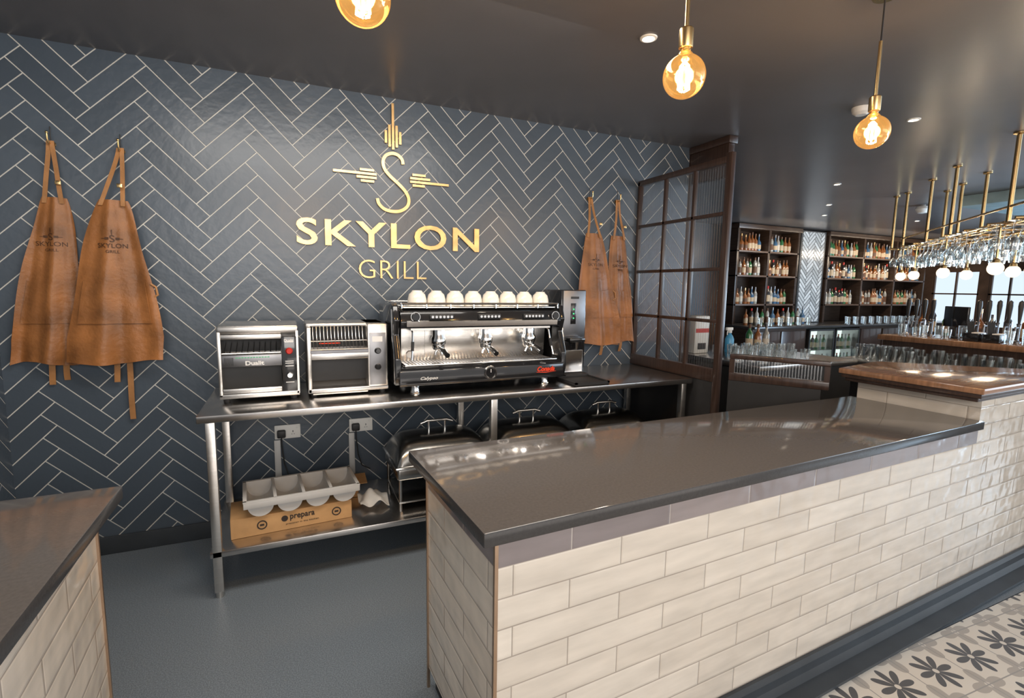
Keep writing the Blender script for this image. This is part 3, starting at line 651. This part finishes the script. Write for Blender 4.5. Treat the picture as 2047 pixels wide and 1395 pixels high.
# ------------------------------------------------------------------ glazed partition
gp=thing('glazed_partition',"tall dark wooden partition screen with reeded glass panes","partition",(2.57,0,0))
ysp=[0,-.31,-.60,-.87]
zr=[.97,1.30,1.64,1.99,2.31]
MB().box(-.018,-.915,0,.018,-.87,2.36,'mahogany',bev=.004).done('end_post',gp)
MB().box(-.02,-.03,.9,.02,-.005,2.33,'mahogany',bev=.003).done('wall_stile',gp)
for y in ysp[1:3]: MB().box(-.015,y-.011,.95,.015,y+.011,2.32,'mahogany',bev=.003).done('mullion',gp)
for z in zr[1:4]: MB().box(-.015,-.87,z-.011,.015,-.03,z+.011,'mahogany',bev=.003).done('glazing_bar',gp)
MB().box(-.02,-.87,2.30,.02,-.005,2.34,'mahogany',bev=.003).done('top_rail',gp)
MB().box(-.024,-.87,.9,.024,-.005,.985,'mahogany',bev=.004).done('bottom_rail',gp)
MB().box(-.018,-.87,0,.018,-.025,.9,'black_matte').done('lower_panel',gp,label="black panel below the glazing")
def reeded(p0,p1,z0,z1,parent,n):
    p0=Vector(p0);p1=Vector(p1); d=(p1-p0); nrm=Vector((-d.y,d.x,0)).normalized()
    def fn(u,v):
        q=p0+d*u; return Vector((q.x,q.y,z0+(z1-z0)*v))+nrm*(.0012*math.sin(math.pi*2*n*u))
    MB().grid(fn,n*8,1,'reeded_glass').done('glass_pane',parent,smooth=70)
yy=[-.03,-.31,-.60,-.87]
for i in range(3):
    for j in range(4):
        reeded((0,yy[i]-(.011 if i else 0),0),(0,yy[i+1]+(.011 if i<2 else 0),0),zr[j]+.011,zr[j+1]-.011,gp,12)
pw=thing('low_partition',"low dark wooden rail with a strip of reeded glass","partition",(2.60,-.965,0),math.radians(-58))
LN=.55
MB().box(0,-.022,1.07,LN,.022,1.10,'mahogany',bev=.005).done('top_rail',pw)
MB().box(0,-.022,.93,LN,.022,.98,'mahogany',bev=.005).done('bottom_rail',pw)
MB().box(0,-.018,0.0,LN-.04,.018,.93,'black_matte').done('lower_panel',pw)
for x in (0,LN-.03): MB().box(x,-.018,.98,x+.03,.018,1.07,'mahogany').done('end_stile',pw)
reeded((.03,0,0),(LN-.03,0,0),.98,1.07,pw,30)
wp=thing('wood_header',"dark wooden header boxed in below the ceiling beside the partition","panel",(3.065,0,0))
MB().box(0,-.40,2.36,.06,.1,2.60,'mahogany',bev=.004).done('panel',wp)
MB().box(-.012,-.415,2.60,.075,.1,CEIL-.001,'mahogany',bev=.006).done('cornice',wp)
MB().box(0,.0,0,.05,.1,2.37,'mahogany',bev=.004).done('jamb',wp)

# ------------------------------------------------------------------ pendants
def pendant(x,y,z):
    p=thing('pendant_lamp',"warm glowing globe filament bulb on a brass pendant above the counter","lamp",(x,y,z),0,"globe bulb pendants over the counter")
    R=.0625
    prof=[(0,-R)]+[(R*math.sin(math.pi*k/20),-R*math.cos(math.pi*k/20)) for k in range(1,18)]+[(.022,.062),(.0165,.07)]
    MB().lathe(prof,(0,0,0),'bulb_glass',32).done('glass_globe',p,smooth=80)
    MB().cyl((0,0,.07),(0,0,.035),.004,.006,m='clear_glass',seg=10).done('filament_stem',p)
    mb=MB()
    for k in range(6):
        a=k*math.pi/3+.3; mb.tube([(.004*math.cos(a),.004*math.sin(a),.04),(.013*math.cos(a),.013*math.sin(a),.03),(.017*math.cos(a+.2),.017*math.sin(a+.2),-.038),(.006*math.cos(a+.2),.006*math.sin(a+.2),-.043)],.0021,'filament',6)
    mb.done('filament',p)
    mb=MB().cyl((0,0,.064),(0,0,.078),.0135,m='brass',seg=20)
    for k in range(3): mb.lathe([(.0135,0),(.0155,.002),(.0135,.004)],(0,0,.064+k*.0045),'brass',20)
    mb.lathe([(.0135,.078),(.02,.08),(.021,.083),(.021,.132),(.018,.136),(.006,.138),(0,.138)],(0,0,0),'brass',24); mb.done('lamp_holder',p)
    MB().cyl((0,0,.136),(0,0,.34),.0065,m='brass',seg=12).done('rod',p)
    MB().cyl((0,0,.34),(0,0,CEIL-z-.02),.003,m='black_matte',seg=8).done('cord',p)
    MB().lathe([(0,0),(.04,.002),(.045,.01),(.045,.025)],(0,0,CEIL-z-.026),'brass',24).done('ceiling_rose',p)
    l=bpy.data.lights.new('bulb_light','POINT'); l.energy=9; l.color=(1,.62,.3); l.shadow_soft_size=.03
    lo=bpy.data.objects.new('bulb_light',l); COL.objects.link(lo); lo.location=(x,y,z)
pendant(.185,-2.03,2.155); pendant(1.12,-2.05,2.14); pendant(2.15,-1.985,2.135)
def downlight(x,y,e=0,ang=110,col=(1,.86,.7)):
    d=thing('downlight',"small recessed ceiling downlight with white bezel","light",(x,y,CEIL-.001),0,"recessed ceiling downlights")
    MB().lathe([(.026,-.001),(.029,-.007),(.038,-.005),(.040,0)],(0,0,0),'white_plastic',24).done('bezel',d)
    MB().lathe([(0,-.003),(.026,-.003)],(0,0,0),'lamp_on',20).done('lamp_lens',d)
    if e:
        l=bpy.data.lights.new('spot','SPOT'); l.energy=e; l.color=col; l.spot_size=math.radians(ang); l.spot_blend=.8; l.shadow_soft_size=.04
        lo=bpy.data.objects.new('spot',l); COL.objects.link(lo); lo.location=(x,y,CEIL-.03)
for x,y in ((1.57,-1.30),(3.86,-1.2),(5.43,.33),(7.43,1.82),(6.6,1.2),(9.2,1.5),(10.5,.6)): downlight(x,y,26)
tag(MB().lathe([(0,-.045),(.03,-.045),(.05,-.03),(.055,-.01),(.055,0)],(0,0,0),'white_plastic',28).done('smoke_detector',loc=(3.34,-1.18,CEIL)),"round white smoke detector on the dark ceiling","detector")
tag(MB().lathe([(0,-.11),(.05,-.1),(.08,-.05),(.07,-.02),(.03,-.01),(.03,0)],(0,0,0),'white_plastic',28).done('ceiling_speaker',loc=(7.65,.64,CEIL)),"small white dome speaker on the dark ceiling","speaker")

# ------------------------------------------------------------------ bottles
SPEC={0:('bottle_green',.038,.19,'label_cream','label_dark'),1:('bottle_brown',.04,.17,'label_cream','label_dark'),2:('bottle_clear',.036,.18,'label_white','steel_dark'),3:('bottle_blue',.042,.15,'label_cream','steel_dark'),4:('bottle_dark',.037,.2,'label_cream','red'),5:('bottle_brown',.045,.14,'label_dark','brass'),6:('bottle_clear',.033,.2,'label_dark','label_dark')}
def bottle(k):
    mb=MB(); g,r,hb,lb,cp=SPEC[k]; H=.30
    mb.lathe([(0,0),(r*.95,0),(r,.006),(r,hb),(r*.8,hb+.02),(.014,hb+.05),(.013,H-.03),(0,H-.03)],(0,0,0),g,14)
    mb.lathe([(r+.0006,.04),(r+.0006,hb*.75)],(0,0,0),lb,14)
    mb.lathe([(.0145,H-.045),(.015,H),(0,H)],(0,0,0),cp,10)
    return mb
protos={}
def put_bottle(kind,loc,s,grp,lab):
    if kind not in protos:
        o=tag(bottle(kind).done('spirit_bottle',smooth=50),lab,"bottle",grp); protos[kind]=o
    else:
        o=protos[kind].copy(); COL.objects.link(o); o["group"]=grp; o["label"]=lab
    o.location=loc; o.scale=(s,s,s); return o
klab=["green glass bottle with cream label on a bar shelf","amber glass spirit bottle with cream label on a bar shelf","clear glass spirit bottle with pale label on a bar shelf","blue glass spirit bottle with cream label on a bar shelf","dark glass bottle with red cap on a bar shelf","squat amber spirit bottle with brass cap on a bar shelf","slim clear bottle with dark label on a bar shelf"]
def shelfunit(x0,x1,ndiv,lab,le):
    s=thing('bottle_shelf',lab,"shelves",(x0,3.0,0)); w=x1-x0
    MB().box(0,.36,.93,w,.4,2.62,'dark_wood').done('back_panel',s)
    for k in range(ndiv+1):
        x=k*(w-.05)/ndiv; MB().box(x,0,.93,x+.05,.36,2.62,'dark_wood',bev=.004).done('upright',s)
    for z in (1.28,1.78,2.2): MB().box(.0,.0,z-.03,w,.36,z,'shelf_wood',bev=.003).done('shelf_board',s)
    MB().box(-.02,-.03,2.56,w+.02,.36,2.64,'dark_wood',bev=.006).done('cornice',s)
    for z in (1.28,1.78,2.2):
        for k in range(ndiv):
            a=k*(w-.05)/ndiv+.10; b2=(k+1)*(w-.05)/ndiv-.05; x=a
            while x<b2:
                kd=random.choice([0,1,1,2,3,4,5,6])
                put_bottle(kd,(x0+x,3.0+.09+random.uniform(0,.03),z+.001),random.uniform(.88,1.08),"bottles on the back bar shelves",klab[kd])
                x+=random.uniform(.084,.096)
    l=bpy.data.lights.new('shelf_fill','AREA'); l.shape='RECTANGLE'; l.size=w*.9; l.size_y=.1; l.energy=le*w; l.color=(1,.82,.62)  # unseen area light in front of the shelves, aimed at them, no fitting
    lo=bpy.data.objects.new('shelf_fill',l); COL.objects.link(lo); lo.location=((x0+x1)/2,2.1,2.3); lo.rotation_euler=(math.radians(66),0,0)
shelfunit(7.0,8.55,2,"dark wooden back bar shelving filled with spirit bottles",8)
shelfunit(9.35,12.6,3,"wide dark wooden back bar shelving filled with spirit bottles",9)
mb=MB().box(8.62,3.03,.93,9.3,3.12,2.62,'dark_paint')
bm=herring(8.66,9.26,.95,2.6,lambda u,v,w:Vector((u,3.03-w,v)),uo=.1,W=.055,g=.012); bmesh.ops.recalc_face_normals(bm,faces=bm.faces); mb._merge(bm,'mirror_tile')
tag(mb.done('mirror_panel',smooth=0),"glossy herringbone tiled panel between the bar shelves","panel")
tag(MB().box(0,0,.885,6.2,.95,.925,'quartz_edge',bev=.004).done('worktop',loc=(6.9,2.45,0)),"long dark back bar worktop beneath the bottle shelves","worktop")
bb=thing('bar_cabinet',"dark wooden back bar cabinet with two doors","cabinet",(6.9,2.45,0))
MB().box(0,.04,.1,1.3,.9,.884,'dark_wood').box(0,.06,0,1.3,.9,.1,'black_matte').done('carcass',bb)
for k in range(2):
    dd=MB().box(.05+k*.62,.02,.14,.63+k*.62,.04,.84,'mahogany',bev=.005).done('door',bb)
    hx2=.56 if k==0 else .74
    MB().cyl((hx2,.005,.5),(hx2,.005,.62),.006,m='brass').done('handle',dd,label="brass bar handle")
bb=thing('bar_cabinet',"long dark wooden back bar cabinet beside the fridges","cabinet",(9.67,2.45,0))
MB().box(0,.04,.1,3.33,.9,.884,'dark_wood').box(0,.06,0,3.33,.9,.1,'black_matte').done('carcass',bb)
for k in range(5): MB().box(.03+k*.66,.02,.14,.63+k*.66,.04,.84,'mahogany',bev=.005).done('door',bb)
fr=None
for k in range(2):
    x=8.24+k*.71
    if not fr:
        fr=thing('bottle_fridge',"glass-fronted bottle fridge with lit interior under the back bar","fridge",(x,2.47,0),0,"bottle fridges under the back bar")
        MB().box(0,.3,.1,.68,.32,.86,'fridge_light').box(0,0,.1,.02,.3,.86,'steel_dark').box(.66,0,.1,.68,.3,.86,'steel_dark').box(0,0,.84,.68,.3,.86,'steel_dark').box(0,0,0,.68,.3,.14,'steel_dark').box(.02,.02,.48,.66,.3,.49,'steel').done('cabinet',fr)
        MB().box(0,-.02,.1,.03,.0,.86,'black_matte').box(.65,-.02,.1,.68,0,.86,'black_matte').box(0,-.02,.83,.68,0,.86,'black_matte').box(0,-.02,.1,.68,0,.15,'black_matte').box(.03,-.01,.15,.65,-.005,.83,'clear_glass').done('door',fr)
    else: clone(fr,(x,2.47,0))
    for z in (.14,.49):
        for i in range(6): put_bottle([0,0,4,0,2,0][i],(x+.09+i*.1,2.47+.12,z+.0015),.85,"bottles in the bar fridges","green glass bottle standing in the lit bar fridge" if i in (0,1,3,5) else "bottle standing in the lit bar fridge")
tum=tag(MB().lathe([(0,.006),(.026,.006),(.033,.11),(.035,.11),(.028,0),(0,0)],(0,0,0),'clear_glass',14).done('glass_tumbler',smooth=50,loc=(7.2,2.6,.926)),"clear glass tumbler on the bar","glass","tumblers along the bar")
def put_t(x,y,z,s=1,sz=1):
    o=tum.copy(); COL.objects.link(o); o.location=(x,y,z); o.scale=(s,s,s*sz); return o
for i in range(1,11): put_t(7.2+i*.12,2.6+.1*(i%2),.926,1.2)
for i in range(20): put_t(9.5+i*.12,2.6+.1*(i%2),.926,1.2)
for i in range(12): put_bottle([1,4,2,0,6,3][i%6],(7.15+i*.13,2.86,.926),.9+.05*(i%3),"bottles on the back bar worktop","spirit bottle standing on the dark back bar worktop")
sv=thing('service_counter',"dark steel service counter behind the low partition","counter",(3.45,-.5,0))
MB().box(0,0,.86,1.25,1.0,.9,'steel_top',bev=.004).done('worktop',sv)
MB().box(.03,.03,.06,1.22,.97,.86,'black_matte').box(.06,.06,0,1.19,.94,.06,'black_matte').done('cabinet',sv)
for i in range(9): put_t(3.6+i*.09,.1+.05*(i%2),.901,.95)
for i in range(9): put_t(3.62+i*.09,-.1+.03*(i%2),.901,1.05)
for i in range(8): put_t(3.7+i*.09,-.3+.03*(i%2),.901,.8)
for i in range(3): put_bottle([0,1,2][i],(4.25+i*.12,.3,.901),.9,"bottles on the service counter","spirit bottle standing on the steel service counter")
sp=thing('spray_bottle',"clear spray bottle with blue liquid on the service counter","spray bottle",(3.98,.30,.901))
MB().lathe([(0,0),(.04,0),(.042,.01),(.042,.13),(.03,.16),(.014,.18),(.014,.195)],(0,0,0),'blue_liquid',20).done('bottle_body',sp)
MB().cyl((0,0,.19),(0,0,.215),.018,m='white_plastic').box(-.05,-.013,.215,.03,.013,.245,'white_plastic',bev=.005).tube([(-.02,0,.22),(-.035,0,.2),(-.035,0,.17)],.005,'white_plastic',8).done('trigger_head',sp)
cm=thing('paper_dispenser',"white plastic paper dispenser with red strip on the service counter","dispenser",(3.62,.38,.901))
MB().box(-.09,-.08,0,.09,.08,.36,'white_plastic',bev=.012).done('cover',cm)
MB().box(-.08,-.084,.2,.08,-.079,.24,'red').box(-.05,-.083,.04,.05,-.079,.1,'black_matte').done('front_panel',cm,label="red strip and dark slot")

# ------------------------------------------------------------------ main bar
ib=thing('bar_counter',"dark wooden main bar with polished top and underbar shelf","bar",(5.3,-2.5,0))
MB().box(0,0,1.05,.65,2.2,1.10,'mahogany_top',bev=.008).done('bar_top',ib)
MB().box(.05,.03,.08,.6,2.17,1.05,'mahogany').box(.08,.06,0,.57,2.14,.08,'black_matte').done('bar_front',ib)
MB().box(-.42,.0,.84,.05,2.3,.88,'steel',bev=.004).box(-.38,.04,0,.04,2.26,.84,'steel_dark').done('underbar',ib,label="steel underbar shelf")
for i in range(15):
    for j in range(3):
        put_t(4.97+j*.11+random.uniform(-.012,.012),-.3-i*.112+random.uniform(-.012,.012),.881,random.choice([.95,1.1,1.25]),random.choice([.85,1,1.1]))
for i in range(12): put_t(5.42+.06*(i%2),-.45-i*.09-(.25 if i>5 else 0),1.101,1.0,random.choice([.8,1,1.15]))
for i,yy_ in enumerate((-.40,-.50,-.60,-.72,-.86,-.96,-1.06,-1.2,-1.34)):
    put_bottle([1,4,0,6,5,2,4,1,0][i],(5.84-.03*(i%2),yy_,1.101),[.8,.9,.75][i%3],"bottles on the main bar","spirit bottle standing on the dark main bar")
cad=None
for yy_ in (-1.0,-1.14):
    if cad is None:
        cad=thing('bar_caddy',"black napkin and straw caddy on the main bar","caddy",(5.45,yy_,1.101),0,"caddies on the bar")
        MB().box(-.07,-.055,0,.07,.055,.07,'black_gloss',bev=.004).box(-.06,-.05,.07,.06,0,.078,'print_white').done('holder',cad)
        mb=MB()
        for k in range(9): mb.cyl((-.05+k*.012,.03,.06),(-.055+k*.0135,.035,.17+.01*(k%3)),.003,m='black_matte',seg=6)
        mb.done('straws',cad)
    else: clone(cad,(5.45,yy_,1.101))
ts=thing('till_screen',"dark flat till screen on a short stand on the main bar","screen",(5.66,-.76,1.1005),math.radians(60))
MB().box(-.06,-.05,0,.06,.05,.015,'black_matte',bev=.003).cyl((0,0,.01),(0,0,.12),.012,m='black_matte').done('stand',ts)
MB().box(-.14,-.012,.1,.14,.012,.29,'black_gloss',bev=.005).done('screen',ts)
tp=None
for yy_ in (-.36,-.43,-.5,-.57,-.92,-.99,-1.06,-1.13,-1.20,-1.27,-1.34):
    x,y=5.66,yy_
    if tp is None:
        tp=thing('beer_tap',"dark metal beer tap with tall black handle on the bar","beer tap",(x,y,1.10),-math.pi/2,"beer taps on the bar")
        MB().lathe([(0,0),(.024,0),(.024,.01),(.012,.02),(.012,.14),(.016,.16),(0,.17)],(0,0,0),'steel_dark',16).done('column',tp)
        MB().tube([(0,0,.13),(0,-.05,.13),(0,-.06,.08)],.008,'steel_dark',10).done('spout',tp)
        MB().lathe([(.008,.16),(.012,.2),(.02,.31),(.017,.345),(0,.36)],(0,0,0),'black_matte',12).done('handle',tp)
    else: clone(tp,(x,y,1.10),-math.pi/2)
# glass rack (diagonal)
IC=Vector((6.02,-.42)); IA=math.radians(42.7)
dx=Vector((math.cos(IA),math.sin(IA))); dn=Vector((-math.sin(IA),math.cos(IA)))
def il(a,b2): q=IC+dx*a+dn*b2; return q.x,q.y
gr=thing('glass_rack',"ceiling-hung brass pipe rack above the main bar","rack",(IC.x,IC.y,0),IA)
y1,y2=.12,-.24; zR=2.02; E1=.9
for yb in (y1,y2):
    MB().cyl((-1.9,yb,zR),(E1,yb,zR),.014,m='brass').done('long_rail',gr)
    MB().cyl((-1.9,yb,zR+.12),(E1,yb,zR+.12),.009,m='brass').done('long_rail',gr)
for k in range(8):
    x=-1.9+k*(E1+1.9)/7; MB().cyl((x,y2-.1,zR),(x,y1+.1,zR),.011,m='brass').sphere((x,y2,zR),.022,'brass',seg=12).sphere((x,y1,zR),.022,'brass',seg=12).done('cross_bar',gr)
for a,b2 in ((.85,y1),(.1,y1),(-.5,y1),(-1.55,y1),(.45,y2),(-.1,y2),(-1.1,y2),(.85,y2)):
    MB().cyl((a,b2,zR),(a,b2,CEIL-.01),.0155,m='brass').lathe([(.0155,0),(.035,.008),(.035,.018)],(a,b2,CEIL-.02),'brass',20).done('hanging_pipe',gr)
bpz=thing('ceiling_pipe',"single brass pipe dropping from the ceiling beside the glass rack","pipe",(6.69,.43,CEIL))
MB().cyl((0,0,-.62),(0,0,-.008),.0155,m='brass').sphere((0,0,-.62),.02,'brass',seg=12).done('pipe_shaft',bpz)
MB().lathe([(.0155,-.02),(.035,-.012),(.035,-.001)],(0,0,0),'brass',20).done('flange',bpz)
wg=None
for i in range(23):
    for j,b2 in enumerate((.2,.06,-.08,-.3)):
        if random.random()<.2 and wg: continue
        x,y=il(-1.85+i*.121,b2)
        if wg is None:
            wg=tag(MB().lathe([(0,0),(.034,0),(.034,.003),(.005,.008),(.004,.09),(.02,.105),(.036,.13),(.04,.16),(.034,.2),(.032,.2),(.038,.16),(.034,.132),(.018,.11),(0,.1)],(0,0,0),'clear_glass',14).done('wine_glass',smooth=50,loc=(x,y,zR-.013)),"clear stemmed glass hanging upside down from the brass rack","glass","stemmed glasses hanging from the rack"); wg.rotation_euler=(math.pi,0,0)
        else:
            o=wg.copy(); COL.objects.link(o); o.location=(x,y,zR-.013); o.scale=(1,1,random.choice([1,1.12,.88]))
for yb in (.2,.06,-.08,-.3): MB().cyl((-1.9,yb,zR-.012),(E1,yb,zR-.012),.004,m='brass',seg=8).done('glass_runner',gr)
gl=None
for k,(a,b2) in enumerate(((-1.45,.12),(-.8,-.24),(-.45,.12),(.1,-.24),(.35,.12),(.8,.12),(-1.1,-.24))):
    x,y=il(a,b2)
    if gl is None:
        gl=thing('globe_lamp',"small milky white globe lamp under the brass rack","lamp",(x,y,1.70),0,"milk glass globe lamps under the rack")
        MB().sphere((0,0,0),.05,'globe_milk',seg=20).done('globe',gl)
        MB().cyl((0,0,.05),(0,0,.306),.008,m='brass',seg=10).lathe([(.026,.043),(.022,.065),(.01,.075)],(0,0,0),'brass',16).done('stem',gl)
    else: clone(gl,(x,y,1.70))
for a in (-1.2,-.2,.8):
    x,y=il(a,0); l=bpy.data.lights.new('rack_light','POINT'); l.energy=9; l.color=(1,.74,.5); l.shadow_soft_size=.06
    lo=bpy.data.objects.new('rack_light',l); COL.objects.link(lo); lo.location=(x,y,1.72)

# ------------------------------------------------------------------ lights
def area(loc,tgt,sx_,sy,e,col,name='area'):
    l=bpy.data.lights.new(name,'AREA'); l.shape='RECTANGLE'; l.size=sx_; l.size_y=sy; l.energy=e; l.color=col
    o=bpy.data.objects.new(name,l); COL.objects.link(o); o.location=loc; o.rotation_euler=(Vector(tgt)-Vector(loc)).to_track_quat('-Z','Y').to_euler()
    return o
area((0.2,-5.6,2.3),(.6,-.2,1.2),3.0,1.2,76,(1,.94,.88))
area((4.0,-5.5,2.2),(2.0,-1.0,1.0),3.0,1.2,24,(1,.88,.76))
area((9.0,-5.0,1.8),(4.0,-1.5,1.9),3.5,2.0,130,(.68,.84,1))
area((9.5,-2.4,1.2),(5.5,-.2,2.65),2.5,1.4,190,(.55,.77,1))  # added cool light, out of frame, tints the right-hand ceiling blue
area((.3,-1.5,2.6),(.3,-.9,0),2.0,.5,32,(1,.94,.86))  # added light above the frame, brightens the work area behind the counter
area((1.5,-4.6,.5),(1.5,-2.5,2.65),4.0,1.0,20,(1,.9,.82))  # added warm uplight behind the counter front, lifts the ceiling tone
w=bpy.data.worlds.new('world'); sc.world=w; w.use_nodes=True
nt=w.node_tree; bg=nt.nodes['Background']; bg.inputs[0].default_value=(.95,.94,.95,1); bg.inputs[1].default_value=.8
sc.view_settings.view_transform='Standard'
sc.view_settings.exposure=.12
print("objects",len(bpy.data.objects))
